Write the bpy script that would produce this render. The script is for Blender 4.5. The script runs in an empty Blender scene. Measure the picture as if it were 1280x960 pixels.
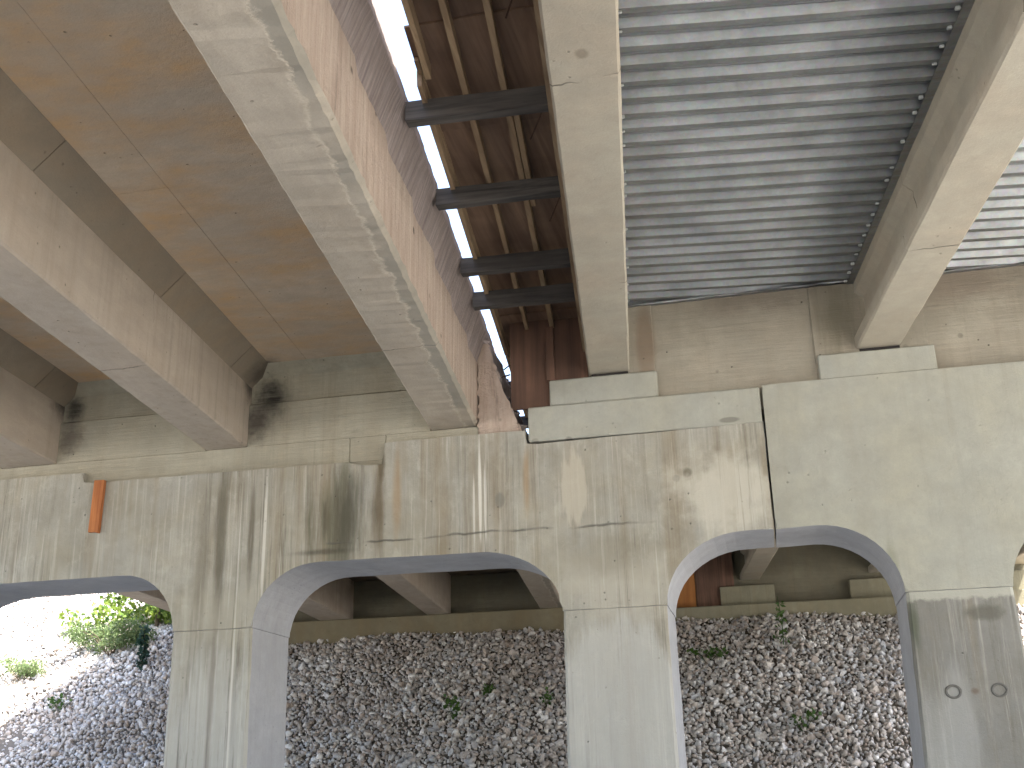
import bpy, bmesh, math, random
import numpy as np
from mathutils import Matrix, Vector

random.seed(7)
rng = np.random.default_rng(11)
scene = bpy.context.scene
C = scene.collection
EYE = 1.6                      # metres from the ground to the camera; heights below are given from eye level
D = 10.9                       # distance from the camera to the front face of the pier
SK = -0.112872                 # the girders run along y and drift this much in x per metre (skewed bridge)

# ------------------------------------------------------------------ camera
cam_data = bpy.data.cameras.new("camera")
cam = bpy.data.objects.new("camera", cam_data)
C.objects.link(cam)
F = 1416.0
V1 = Vector((163, 489, F)); V3 = Vector((-6927, 663, F))
ax = (-V3).normalized()
g = V1.normalized()
ay = (g - ax * g.dot(ax)).normalized()
az = ax.cross(ay)
# columns: camera right, up, back in world axes
right = Vector((ax.x, ay.x, az.x)); down = Vector((ax.y, ay.y, az.y)); fwd = Vector((ax.z, ay.z, az.z))
m = Matrix((right, -down, -fwd)).transposed().to_4x4()
m.translation = Vector((0, 0, EYE))
cam.matrix_world = m
cam_data.sensor_fit = 'HORIZONTAL'
cam_data.sensor_width = 36.0
cam_data.lens = 36.0 * F / 1280.0
cam_data.clip_start = 0.05
cam_data.clip_end = 3000
scene.camera = cam

# ------------------------------------------------------------------ sky, sun, exposure
SUN = Vector((0.46, -0.20, 0.85)).normalized()
world = bpy.data.worlds.new("World")
scene.world = world
world.use_nodes = True
wn = world.node_tree
bg = wn.nodes["Background"]
sky = wn.nodes.new("ShaderNodeTexSky")
sky.sky_type = 'NISHITA'
sky.sun_disc = False
sky.sun_elevation = math.asin(SUN.z)
sky.sun_rotation = math.atan2(SUN.x, SUN.y)
sky.air_density = 1.0
sky.dust_density = 4.0
sky.ozone_density = 1.0
wn.links.new(sky.outputs[0], bg.inputs[0])
bg.inputs[1].default_value = 0.15
sd = bpy.data.lights.new("sun", 'SUN')
sd.energy = 4.8
sd.angle = math.radians(0.5)
sd.color = (1.0, 0.965, 0.91)
sun = bpy.data.objects.new("sun", sd)
C.objects.link(sun)
sun.rotation_euler = SUN.to_track_quat('Z', 'Y').to_euler()
scene.view_settings.view_transform = 'Standard'
scene.view_settings.look = 'None'
scene.view_settings.gamma = 1.0
scene.view_settings.exposure = 2.6
scene.cycles.max_bounces = 10
scene.cycles.diffuse_bounces = 6


# ------------------------------------------------------------------ materials
class NT:
    def __init__(self, name):
        self.m = bpy.data.materials.new(name)
        self.m.use_nodes = True
        self.t = self.m.node_tree
        self.b = self.t.nodes["Principled BSDF"]
        self.pos = self.t.nodes.new("ShaderNodeNewGeometry").outputs["Position"]

    def link(self, a, b):
        self.t.links.new(a, b)

    def mapping(self, scale=(1, 1, 1), loc=(0, 0, 0), rot=(0, 0, 0), src=None):
        n = self.t.nodes.new("ShaderNodeMapping")
        n.inputs["Scale"].default_value = scale
        n.inputs["Location"].default_value = loc
        n.inputs["Rotation"].default_value = rot
        self.link(src or self.pos, n.inputs["Vector"])
        return n.outputs[0]

    def noise(self, scale, detail=4, rough=0.6, vec=None, dist=0.0, color=False):
        n = self.t.nodes.new("ShaderNodeTexNoise")
        n.inputs["Scale"].default_value = scale
        n.inputs["Detail"].default_value = detail
        n.inputs["Roughness"].default_value = rough
        n.inputs["Distortion"].default_value = dist
        self.link(vec or self.pos, n.inputs["Vector"])
        return n.outputs["Color" if color else "Fac"]

    def voronoi(self, scale, vec=None, feature='F1', out="Distance"):
        n = self.t.nodes.new("ShaderNodeTexVoronoi")
        n.feature = feature
        n.inputs["Scale"].default_value = scale
        self.link(vec or self.pos, n.inputs["Vector"])
        return n.outputs[out]

    def rng(self, v, a, b, c=0.0, d=1.0, smooth=False):
        n = self.t.nodes.new("ShaderNodeMapRange")
        if smooth: n.interpolation_type = 'SMOOTHSTEP'
        n.inputs[1].default_value = a; n.inputs[2].default_value = b
        n.inputs[3].default_value = c; n.inputs[4].default_value = d
        self.link(v, n.inputs[0])
        return n.outputs[0]

    def math(self, op, a, b=None):
        n = self.t.nodes.new("ShaderNodeMath")
        n.operation = op
        for i, x in enumerate((a, b)):
            if x is None: continue
            if isinstance(x, (int, float)): n.inputs[i].default_value = x
            else: self.link(x, n.inputs[i])
        return n.outputs[0]

    def mix(self, f, a, b, mode='MIX'):
        n = self.t.nodes.new("ShaderNodeMix")
        n.data_type = 'RGBA'; n.blend_type = mode
        for i, x in ((0, f), (6, a), (7, b)):
            if isinstance(x, (int, float)): n.inputs[i].default_value = x
            elif isinstance(x, (tuple, list)): n.inputs[i].default_value = (*x, 1)
            else: self.link(x, n.inputs[i])
        return n.outputs[2]

    def vmath(self, op, a, b=None):
        n = self.t.nodes.new("ShaderNodeVectorMath")
        n.operation = op
        for i, x in enumerate((a, b)):
            if x is None: continue
            if isinstance(x, (tuple, list)): n.inputs[i].default_value = x
            else: self.link(x, n.inputs[i])
        return n.outputs["Value" if op == 'LENGTH' else 0]

    def spot(self, c, r, warp=0.25, soft=0.5, ns=5.0):
        """a stain of its own outline: 1 inside, 0 outside, edges broken by noise"""
        q = self.vmath('SUBTRACT', self.pos, (c[0], c[1], c[2] + EYE))
        q = self.vmath('DIVIDE', q, tuple(r))
        l = self.vmath('LENGTH', q)
        vec = self.mapping((2.2, 1, 0.3)) if r[2] > 1.7 * r[0] and r[2] > 0.3 else None
        nz = self.math('MULTIPLY', self.math('SUBTRACT', self.noise(ns, 4, 0.65, vec), 0.5), warp * 4)
        return self.rng(self.math('ADD', l, nz), 1.0, 1.0 - soft, 0, 1, True)

    def bump(self, h, dist, strength=1.0):
        n = self.t.nodes.new("ShaderNodeBump")
        n.inputs["Distance"].default_value = dist
        n.inputs["Strength"].default_value = strength
        self.link(h, n.inputs["Height"])
        self.link(n.outputs[0], self.b.inputs["Normal"])

    def color(self, c):
        if isinstance(c, tuple): self.b.inputs["Base Color"].default_value = (*c, 1)
        else: self.link(c, self.b.inputs["Base Color"])

    def rough(self, r, metal=0.0, spec=0.3):
        self.b.inputs["Roughness"].default_value = r
        self.b.inputs["Metallic"].default_value = metal
        self.b.inputs["Specular IOR Level"].default_value = spec


def sc(c, k):
    return tuple(x * k for x in c)


def concrete(name, base, tint=None, var=0.2, streak=0.0, light_streak=0.0, spots=(), pits=0.5, grain=0.35,
             stretch=(1, 1, 1), cracks=(), bigpits=0.0, runs=0.0, seam=None, edge_band=None, board=0.0, tint_amt=0.5, objvar=0.0):
    n = NT(name)
    v = n.mapping(stretch)
    big = n.noise(0.9, 5, 0.6, v)
    mid = n.noise(5.0, 6, 0.65, v)
    fine = n.noise(70.0, 4, 0.7)
    col = n.mix(n.rng(big, 0.3, 0.7), sc(base, 1 - var), sc(base, 1 + var))
    if tint:
        t2 = n.noise(1.5, 5, 0.6, n.mapping(stretch, (3.1, 7.7, 1.3)))
        col = n.mix(n.math('MULTIPLY', n.rng(t2, 0.4, 0.65), tint_amt), col, tint)
    col = n.mix(n.rng(mid, 0.3, 0.72, 0, 0.65), col, sc(base, 0.72), 'MIX')
    col = n.mix(n.rng(fine, 0.25, 0.75, 0, grain), col, sc(base, 0.6))
    if streak:
        bl = n.noise(2.4, 9, 0.72, n.mapping((1, 1, 0.8), (7, 3, 1)), 0.4)
        col = n.mix(n.rng(bl, 0.46, 0.66, 0, 0.5 * min(1, streak)), col, (0.19, 0.175, 0.13))
        bl2 = n.noise(3.6, 9, 0.75, n.mapping((1, 1, 0.7), (1, 8, 4)), 0.4)
        col = n.mix(n.rng(bl2, 0.54, 0.68, 0, 0.5 * min(1, streak)), col, sc(base, 1.3))
        s1 = n.noise(2.6, 6, 0.72, n.mapping((4.2, 4.2, 0.16)))
        area = n.noise(0.55, 3, 0.5, n.mapping((1, 1, 0.35), (2.2, 0, 0)))
        f = n.math('MULTIPLY', n.rng(s1, 0.5, 0.68), n.rng(area, 0.36, 0.6))
        col = n.mix(n.math('MULTIPLY', f, streak), col, (0.085, 0.075, 0.052))
        s3 = n.noise(2.0, 4, 0.6, n.mapping((2.0, 2.0, 0.1), (5, 1, 9)))
        col = n.mix(n.math('MULTIPLY', n.rng(s3, 0.5, 0.66), streak * 0.55), col, (0.2, 0.145, 0.075))
    if light_streak:
        s2 = n.noise(4.2, 5, 0.7, n.mapping((4.5, 4.5, 0.14), (9, 4, 2)))
        col = n.mix(n.math('MULTIPLY', n.rng(s2, 0.54, 0.68), light_streak), col, (0.55, 0.53, 0.46))
    for sp in spots:
        c, r, colr, amt = sp[:4]
        f = n.spot(c, r, *(sp[4:]))
        col = n.mix(n.math('MULTIPLY', f, amt), col, colr)
    if runs:
        r1 = n.noise(2.4, 5, 0.75, n.mapping((15, 15, 0.28), (3, 3, 3)))
        ar = n.noise(0.9, 3, 0.5, n.mapping((1, 1, 0.3), (4.4, 0, 0)))
        f = n.math('MULTIPLY', n.rng(r1, 0.56, 0.68), n.rng(ar, 0.46, 0.6))
        col = n.mix(n.math('MULTIPLY', f, runs), col, (0.075, 0.066, 0.048))
        r2 = n.noise(2.4, 5, 0.75, n.mapping((12, 12, 0.25), (8, 3, 6)))
        f = n.math('MULTIPLY', n.rng(r2, 0.57, 0.68), n.rng(ar, 0.42, 0.55))
        col = n.mix(n.math('MULTIPLY', f, runs * 0.8), col, (0.55, 0.53, 0.47))
    crk = None
    sep = n.t.nodes.new("ShaderNodeSeparateXYZ"); n.link(n.pos, sep.inputs[0])
    for cy in cracks:
        wv = n.math('MULTIPLY', n.math('SUBTRACT', n.noise(2.2, 4, 0.6, n.mapping((1, 0.2, 1))), 0.5), 0.22)
        dd = n.math('ABSOLUTE', n.math('ADD', n.math('SUBTRACT', sep.outputs[1], cy), wv))
        f = n.math('MULTIPLY', n.rng(dd, 0.010, 0.003), n.rng(n.noise(1.7, 2, 0.5), 0.38, 0.5))
        crk = f if crk is None else n.math('MAXIMUM', crk, f)
    if seam:
        z0, xa, xb = seam
        wv = n.math('MULTIPLY', n.math('SUBTRACT', n.noise(1.6, 5, 0.6), 0.5), 0.12)
        dd = n.math('ABSOLUTE', n.math('ADD', n.math('SUBTRACT', sep.outputs[2], z0 + EYE), wv))
        f = n.math('MULTIPLY', n.rng(dd, 0.016, 0.003), n.rng(n.noise(2.3, 3, 0.5), 0.42, 0.55))
        f = n.math('MULTIPLY', f, n.math('MULTIPLY', n.rng(sep.outputs[0], xa, xa + 0.3), n.rng(sep.outputs[0], xb, xb - 0.3)))
        crk = f if crk is None else n.math('MAXIMUM', crk, f)
    if crk is not None:
        col = n.mix(n.math('MULTIPLY', crk, 0.75), col, sc(base, 0.25))
    if edge_band:
        # flaked strip along the lower arris of the edge girder
        o_ = n.math('ADD', n.math('SUBTRACT', sep.outputs[0], n.math('MULTIPLY', sep.outputs[1], SK)), D * SK)
        wv = n.math('MULTIPLY', n.math('SUBTRACT', n.noise(3.0, 6, 0.7), 0.5), 0.28)
        ob = n.math('ADD', o_, wv)
        f = n.math('MULTIPLY', n.rng(ob, edge_band - 0.01, edge_band + 0.015), n.rng(n.noise(1.1, 4, 0.6), 0.4, 0.55, 0.25, 1))
        col = n.mix(n.math('MULTIPLY', f, 0.55), col, (0.22, 0.21, 0.175))
        rim = n.rng(n.math('ABSOLUTE', n.math('SUBTRACT', ob, edge_band)), 0.022, 0.004)
        col = n.mix(n.math('MULTIPLY', rim, 0.45), col, sc(base, 1.25))
    if bigpits:
        bp = n.voronoi(2.6, n.mapping((1, 0.2, 1)))
        bf = n.math('MULTIPLY', n.rng(bp, 0.085, 0.05), n.rng(n.noise(1.3, 2, 0.5, n.mapping((1, 1, 1), (6, 2, 2))), 0.42, 0.52))
        col = n.mix(n.math('MULTIPLY', bf, bigpits), col, sc(base, 0.38))
    pit = n.voronoi(9.0)
    pn = n.noise(3.0, 2, 0.5)
    pf = n.math('MULTIPLY', n.rng(pit, 0.10, 0.05), n.rng(pn, 0.5, 0.58))
    col = n.mix(n.math('MULTIPLY', pf, pits), col, sc(base, 0.28))
    h = n.math('ADD', n.math('MULTIPLY', mid, 0.7), n.math('MULTIPLY', fine, 0.22))
    h = n.math('SUBTRACT', h, n.math('MULTIPLY', pf, 0.6))
    if crk is not None: h = n.math('SUBTRACT', h, n.math('MULTIPLY', crk, 0.8))
    if edge_band: h = n.math('SUBTRACT', h, n.math('MULTIPLY', f, 0.6))
    if board:
        bn = n.noise(3.0, 4, 0.7, n.mapping((0.5, 0.5, 9.0)))
        col = n.mix(n.rng(bn, 0.4, 0.7, 0, board), col, sc(base, 0.62))
        h = n.math('ADD', h, n.math('MULTIPLY', bn, 0.8))
    if objvar:
        oi = n.t.nodes.new("ShaderNodeObjectInfo").outputs["Random"]
        col = n.mix(n.rng(oi, 0, 1, 0, objvar), col, sc(base, 0.55))
    n.color(col)
    n.bump(h, 0.012)
    n.rough(0.88, 0, 0.25)
    return n.m


def wood(name, base, dark, grain_axis='y', scale=1.0, objvar=0.35, rough=0.8):
    n = NT(name)
    st = {'y': (14, 0.6, 14), 'x': (0.6, 14, 14), 'z': (14, 14, 0.6)}[grain_axis]
    a = n.noise(1.6 * scale, 5, 0.65, n.mapping(st), 0.6)
    b = n.noise(1.4, 4, 0.6)
    col = n.mix(n.rng(a, 0.35, 0.68), base, dark)
    col = n.mix(n.rng(b, 0.42, 0.68, 0, 0.6), col, sc(dark, 0.7))
    oi = n.t.nodes.new("ShaderNodeObjectInfo").outputs["Random"]
    col = n.mix(n.rng(oi, 0, 1, 0, objvar), col, sc(dark, 0.8))
    n.color(col)
    n.bump(a, 0.004)
    n.rough(rough, 0, 0.3)
    return n.m


def galvanized(name, rust=0.25):
    n = NT(name)
    a = n.noise(2.2, 5, 0.6)
    sp = n.voronoi(40, out="Color")
    st = n.noise(2.4, 5, 0.65, n.mapping((0.35, 6, 6)))
    col = n.mix(n.rng(a, 0.3, 0.7), (0.24, 0.25, 0.25), (0.38, 0.39, 0.39))
    col = n.mix(0.12, col, sp, 'MULTIPLY')
    col = n.mix(n.rng(st, 0.48, 0.72, 0, rust), col, (0.20, 0.155, 0.11))
    n.color(col)
    n.rough(0.42, 0.85)
    n.link(n.rng(n.noise(7, 5, 0.7), 0.3, 0.7, 0.4, 0.62), n.b.inputs["Roughness"])
    n.bump(n.noise(3.0, 3, 0.5), 0.012)
    return n.m


BASE_OLD = (0.385, 0.372, 0.32)
BASE_NEW = (0.365, 0.363, 0.312)
BASE_GIR = (0.47, 0.405, 0.33)
DARK = (0.035, 0.032, 0.024); MOSS = (0.09, 0.085, 0.05); ORANGE = (0.30, 0.19, 0.09); WHITE = (0.62, 0.60, 0.53)
GREY = (0.17, 0.165, 0.14)
py = D
pier_spots = [
    ((-5.6, py, -1.2), (1.1, 0.9, 2.75), (0.44, 0.435, 0.40), 0.6, 0.2, 0.25, 2.5),
    ((-1.4, py, -1.2), (1.0, 0.9, 2.78), (0.45, 0.445, 0.415), 0.6, 0.07, 0.08, 3),
    ((-9.6, py, -1.2), (1.0, 0.9, 2.75), (0.44, 0.435, 0.405), 0.75, 0.3, 0.25, 2.5),
    ((-5.55, py, 1.0), (0.05, 0.5, 2.6), (0.15, 0.13, 0.10), 0.5, 0.35, 0.8, 3),
    ((-5.33, py, 1.0), (0.015, 0.5, 2.4), WHITE, 0.6, 0.12, 0.6, 7),
    ((-3.77, py, 3.15), (0.05, 0.5, 0.28), (0.10, 0.085, 0.055), 0.8, 0.25, 0.8, 5),
    ((-3.80, py, 2.75), (0.10, 0.5, 0.75), (0.10, 0.07, 0.035), 0.75, 0.3, 0.8, 4),
    ((-3.60, py, 2.80), (0.07, 0.5, 0.7), ORANGE, 0.5, 0.2, 0.8, 4),
    ((-4.25, py, 2.55), (0.42, 0.5, 0.75), MOSS, 0.75, 0.4, 0.8, 3),
    ((-4.15, py, 2.6), (0.30, 0.5, 0.62), DARK, 0.48, 0.5, 0.8, 5),
    ((-4.45, py, 2.25), (0.45, 0.5, 0.05), DARK, 0.55, 0.3, 0.8, 5),
    ((-2.715, py, 2.75), (0.022, 0.5, 0.66), WHITE, 0.85, 0.12, 0.5, 9),
    ((-2.66, py, 2.65), (0.018, 0.5, 0.5), WHITE, 0.8, 0.12, 0.5, 12),
    ((-2.78, py, 2.6), (0.016, 0.5, 0.42), WHITE, 0.6, 0.12, 0.5, 12),
    ((-2.51, py, 2.656), (0.062, 0.5, 0.10), GREY, 0.65, 0.05, 0.4, 5),
    ((-2.23, py, 2.85), (0.05, 0.5, 0.5), ORANGE, 0.6, 0.3, 0.8, 4),
    ((-0.73, py, 2.74), (0.045, 0.5, 0.045), (0.07, 0.06, 0.035), 0.85, 0.12, 0.5, 12),
    ((-0.62, py, 2.79), (0.06, 0.5, 0.06), (0.08, 0.07, 0.04), 0.8, 0.18, 0.5, 12),
    ((-0.40, py, 2.88), (0.095, 0.5, 0.14), (0.10, 0.085, 0.05), 0.8, 0.2, 0.6, 9),
    ((-0.20, py, 2.6), (0.06, 0.5, 0.6), (0.20, 0.165, 0.11), 0.7, 0.25, 0.8, 4),
    ((0.12, py, 2.7), (0.05, 0.5, 0.6), (0.2, 0.16, 0.1), 0.7, 0.2, 0.7, 4),
    ((-0.25, py, 2.55), (0.75, 0.5, 0.55), (0.50, 0.475, 0.40), 0.75, 0.35, 0.7, 3),
    ((-1.75, py, 2.75), (0.16, 0.5, 0.42), (0.46, 0.42, 0.34), 0.65, 0.45, 0.4, 7),
    ((-1.4, py, 1.75), (0.75, 0.5, 0.5), (0.40, 0.375, 0.31), 0.7, 0.4, 0.7, 3),
    ((-5.6, py, 1.65), (0.6, 0.5, 0.45), (0.38, 0.355, 0.28), 0.5, 0.4, 0.7, 3),
    ((-1.4, py, 2.05), (0.55, 0.5, 0.35), (0.21, 0.19, 0.14), 0.5, 0.3, 0.7, 3),
    ((-5.55, py, 2.6), (0.10, 0.5, 1.1), (0.10, 0.088, 0.06), 0.7, 0.35, 0.8, 3),
    ((-5.20, py, 2.5), (0.05, 0.5, 0.9), (0.09, 0.075, 0.05), 0.7, 0.3, 0.8, 4),
    ((-5.05, py, 2.5), (0.03, 0.5, 0.9), WHITE, 0.6, 0.3, 0.6, 5),
    ((-5.75, py, 2.1), (0.12, 0.5, 1.0), (0.16, 0.14, 0.10), 0.6, 0.35, 0.8, 3),
]
M_OLD = concrete("old_stained_concrete", BASE_OLD, (0.32, 0.275, 0.175), 0.18, 0.75, 0.35, pier_spots, 0.5, runs=0.6, seam=(2.33, -4.7, -0.9))
M_NEW = concrete("new_smooth_concrete", BASE_NEW, (0.38, 0.355, 0.265), 0.06, 0.12, 0.0,
                 [((-0.17, py, 3.29), (0.12, 0.5, 0.035), GREY, 0.8, 0.06, 0.4, 6),
                  ((-1.78, py, 3.23), (0.05, 0.5, 0.035), GREY, 0.8, 0.12, 0.5, 9),
                  ((-2.13, py, 3.24), (0.05, 0.5, 0.04), GREY, 0.5, 0.12, 0.5, 9),
                  ((1.18, py, 1.75), (0.08, 0.5, 0.35), (0.2, 0.205, 0.15), 0.6, 0.3, 0.7, 5)], 0.12, 0.2)
M_COLNEW = concrete("grey_weathered_concrete", (0.225, 0.22, 0.20), (0.17, 0.155, 0.12), 0.25, 0.5, 0.35,
                    [((1.75, py, 1.56), (1.6, 0.9, 0.15), (0.36, 0.355, 0.30), 0.9, 0.25, 0.3, 7),
                     ((1.5, py, 0.2), (0.3, 0.5, 0.7), (0.33, 0.33, 0.31), 0.5, 0.4, 0.7, 3),
                     ((1.9, py, 1.30), (0.22, 0.5, 0.10), (0.10, 0.095, 0.075), 0.75, 0.3, 0.6, 6),
                     ((1.30, py, 1.2), (0.06, 0.5, 0.35), (0.08, 0.09, 0.06), 0.8, 0.3, 0.8, 6),
                     ((1.73, py, 0.63), (0.05, 0.5, 0.04), (0.12, 0.085, 0.06), 0.7, 0.2, 0.8, 9)], 0.4)
M_COL = concrete("column_concrete", (0.46, 0.46, 0.43), (0.41, 0.39, 0.32), 0.10, 0.45, 0.4,
                 [((-5.6, py, 1.5), (0.9, 0.5, 0.75), (0.385, 0.36, 0.285), 0.75, 0.7, 0.5, 3),
                  ((-5.55, py, 1.0), (0.05, 0.5, 2.6), (0.13, 0.11, 0.08), 0.5, 0.35, 0.8, 3),
                  ((-5.33, py, 1.0), (0.015, 0.5, 2.4), WHITE, 0.6, 0.12, 0.6, 7),
                  ((-5.20, py, 1.2), (0.05, 0.5, 2.0), (0.20, 0.16, 0.1), 0.5, 0.3, 0.8, 4)], 0.35)
M_REV = concrete("skylit_reveal_concrete", (0.445, 0.45, 0.465), (0.37, 0.37, 0.37), 0.10, 0.12, 0.1, [], 0.3)  # cleaner concrete; its cool tint stands in for blue skylight
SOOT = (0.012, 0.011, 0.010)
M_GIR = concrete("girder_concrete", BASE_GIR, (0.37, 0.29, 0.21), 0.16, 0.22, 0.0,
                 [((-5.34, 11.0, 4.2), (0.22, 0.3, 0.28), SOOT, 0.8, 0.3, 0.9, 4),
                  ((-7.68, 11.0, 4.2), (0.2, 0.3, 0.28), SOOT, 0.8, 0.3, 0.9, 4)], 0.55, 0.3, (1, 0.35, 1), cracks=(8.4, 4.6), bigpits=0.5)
M_GIRC = concrete("edge_girder_concrete", (0.44, 0.385, 0.31), (0.36, 0.29, 0.215), 0.16, 0.2, 0.0, [], 0.4, 0.35, (1, 0.4, 1), cracks=(5.4, 8.62), bigpits=0.3, edge_band=-2.87)
M_PRE = concrete("precast_concrete", (0.43, 0.39, 0.31), (0.42, 0.33, 0.24), 0.10, 0.0, 0.0,
                 [((-0.73, 5.5, 3.92), (0.05, 0.06, 0.2), (0.18, 0.15, 0.11), 0.6, 0.15, 0.5, 14)], 0.35, 0.35, cracks=(5.75, 8.76), bigpits=0.25)
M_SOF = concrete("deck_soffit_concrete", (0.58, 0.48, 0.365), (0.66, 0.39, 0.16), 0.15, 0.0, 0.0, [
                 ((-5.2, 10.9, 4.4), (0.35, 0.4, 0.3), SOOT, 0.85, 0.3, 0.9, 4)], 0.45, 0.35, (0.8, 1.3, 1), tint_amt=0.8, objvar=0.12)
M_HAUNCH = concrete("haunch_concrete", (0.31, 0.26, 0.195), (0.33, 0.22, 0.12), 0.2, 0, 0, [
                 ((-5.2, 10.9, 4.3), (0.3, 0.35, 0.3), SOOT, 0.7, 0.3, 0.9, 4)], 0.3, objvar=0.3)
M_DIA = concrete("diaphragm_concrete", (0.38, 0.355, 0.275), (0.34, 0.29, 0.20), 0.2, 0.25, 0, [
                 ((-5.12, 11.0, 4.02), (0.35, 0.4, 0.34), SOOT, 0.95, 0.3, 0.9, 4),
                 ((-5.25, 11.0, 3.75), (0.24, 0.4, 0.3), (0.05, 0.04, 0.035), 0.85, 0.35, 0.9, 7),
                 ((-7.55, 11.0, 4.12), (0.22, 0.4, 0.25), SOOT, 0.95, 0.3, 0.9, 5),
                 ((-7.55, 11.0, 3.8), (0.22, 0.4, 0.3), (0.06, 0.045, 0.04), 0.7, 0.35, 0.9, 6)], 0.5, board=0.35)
M_DIANEW = concrete("new_diaphragm_concrete", (0.355, 0.32, 0.25), (0.40, 0.33, 0.245), 0.24, 0.15, 0, [
                 ((0.95, 11.0, 4.3), (0.3, 0.4, 0.7), (0.15, 0.13, 0.085), 0.75, 0.3, 0.8, 3),
                 ((0.2, 11.0, 4.65), (1.3, 0.4, 0.3), (0.15, 0.115, 0.085), 0.6, 0.35, 0.9, 3),
                 ((-0.95, 11.0, 4.2), (0.13, 0.4, 0.6), (0.21, 0.145, 0.095), 0.7, 0.1, 0.6, 3),
                 ((2.1, 11.0, 4.55), (0.9, 0.4, 0.35), (0.2, 0.15, 0.11), 0.6, 0.35, 0.9, 3)], 0.9, board=0.3, bigpits=0.8)
M_RAW = concrete("broken_concrete", (0.34, 0.29, 0.255), (0.22, 0.185, 0.175), 0.25, 0.3, 0.0, [], 0.9, 0.6)
n = NT("hacked_concrete")
s1 = n.noise(2.0, 6, 0.75, n.mapping((0.5, 13, 0.5)))
s2 = n.noise(5.0, 6, 0.7)
col = n.mix(n.rng(s1, 0.36, 0.66), (0.40, 0.335, 0.30), (0.20, 0.165, 0.16))
col = n.mix(n.rng(s2, 0.4, 0.7, 0, 0.6), col, (0.24, 0.19, 0.165))
n.color(col); n.rough(0.92, 0, 0.2); n.bump(n.math('ADD', s1, n.math('MULTIPLY', s2, 0.7)), 0.035)
M_HACK = n.m
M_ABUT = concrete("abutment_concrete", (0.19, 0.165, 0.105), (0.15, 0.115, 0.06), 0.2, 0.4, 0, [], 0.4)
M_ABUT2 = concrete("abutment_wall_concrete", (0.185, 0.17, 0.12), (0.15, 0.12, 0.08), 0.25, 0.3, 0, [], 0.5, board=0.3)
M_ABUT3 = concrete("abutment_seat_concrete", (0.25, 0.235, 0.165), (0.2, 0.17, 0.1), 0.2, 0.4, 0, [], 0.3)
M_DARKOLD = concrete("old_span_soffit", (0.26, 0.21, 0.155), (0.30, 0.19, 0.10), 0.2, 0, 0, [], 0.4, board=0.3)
M_JOIST = wood("dark_timber", (0.11, 0.10, 0.09), (0.04, 0.036, 0.034), 'x')
M_STR = wood("stringer_timber", (0.42, 0.31, 0.19), (0.24, 0.16, 0.095), 'y')
M_PLY = wood("form_plywood", (0.27, 0.175, 0.115), (0.13, 0.08, 0.055), 'y', 0.5, 0.5)
M_PLYV = wood("bulkhead_plywood", (0.21, 0.115, 0.075), (0.09, 0.052, 0.036), 'z', 0.5, 0.4)
M_PLYO = wood("orange_plywood", (0.42, 0.18, 0.05), (0.25, 0.10, 0.03), 'z', 0.5, 0.2)
M_ORANGE = wood("fresh_timber", (0.50, 0.20, 0.07), (0.30, 0.10, 0.035), 'z', 1.0, 0.1)
M_ZINC = galvanized("galvanized_sheet")
n = NT("bright_zinc"); n.color((0.55, 0.56, 0.54)); n.rough(0.45, 0.5); M_TAB = n.m
M_ANGLE = galvanized("galvanized_angle", 0.5)
n = NT("rusty_steel"); n.color(n.mix(n.noise(30), (0.03, 0.022, 0.018), (0.10, 0.05, 0.03))); n.rough(0.8, 0.3); M_STEEL = n.m
n = NT("asphalt"); n.color(n.mix(n.noise(40), (0.04, 0.04, 0.04), (0.07, 0.07, 0.068))); n.rough(0.9); M_ASPH = n.m
n = NT("gravel_ground")
n.color(n.mix(n.noise(2.5, 8, 0.75), (0.37, 0.365, 0.345), (0.46, 0.455, 0.435))); n.rough(0.95); n.bump(n.noise(30, 5, 0.7), 0.03)
M_GROUND = n.m
n = NT("embankment_soil"); n.color(n.mix(n.noise(6, 6, 0.7), (0.09, 0.078, 0.065), (0.17, 0.15, 0.125))); n.rough(1.0); M_SOIL = n.m


def stone_mat():
    n = NT("riprap_stone")
    at = n.t.nodes.new("ShaderNodeAttribute"); at.attribute_name = "tint"
    oi = n.t.nodes.new("ShaderNodeObjectInfo").outputs["Random"]
    f = n.math('FRACT', n.math('ADD', at.outputs["Fac"], oi))
    r = n.t.nodes.new("ShaderNodeValToRGB")
    cr = r.color_ramp
    cols = [(0, (0.40, 0.37, 0.34)), (0.2, (0.64, 0.60, 0.55)), (0.4, (0.48, 0.40, 0.34)), (0.55, (0.74, 0.72, 0.69)),
            (0.72, (0.44, 0.45, 0.465)), (0.86, (0.85, 0.84, 0.82)), (1, (0.62, 0.56, 0.50))]
    cr.elements[0].position = 0; cr.elements[0].color = (*cols[0][1], 1)
    cr.elements[1].position = 1; cr.elements[1].color = (*cols[-1][1], 1)
    for p, c in cols[1:-1]:
        e = cr.elements.new(p); e.color = (*c, 1)
    n.link(f, r.inputs[0])
    col = n.mix(n.rng(n.noise(22, 4, 0.7), 0.35, 0.7, 0, 0.4), r.outputs[0], (0.2, 0.17, 0.15))
    patch = n.noise(0.35, 3, 0.6)
    col = n.mix(n.rng(patch, 0.42, 0.62, 0, 0.3), col, (0.26, 0.20, 0.155))
    n.color(col)
    n.rough(0.85, 0, 0.3)
    n.bump(n.noise(45, 4, 0.7), 0.01)
    return n.m


M_STONE = stone_mat()


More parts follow.
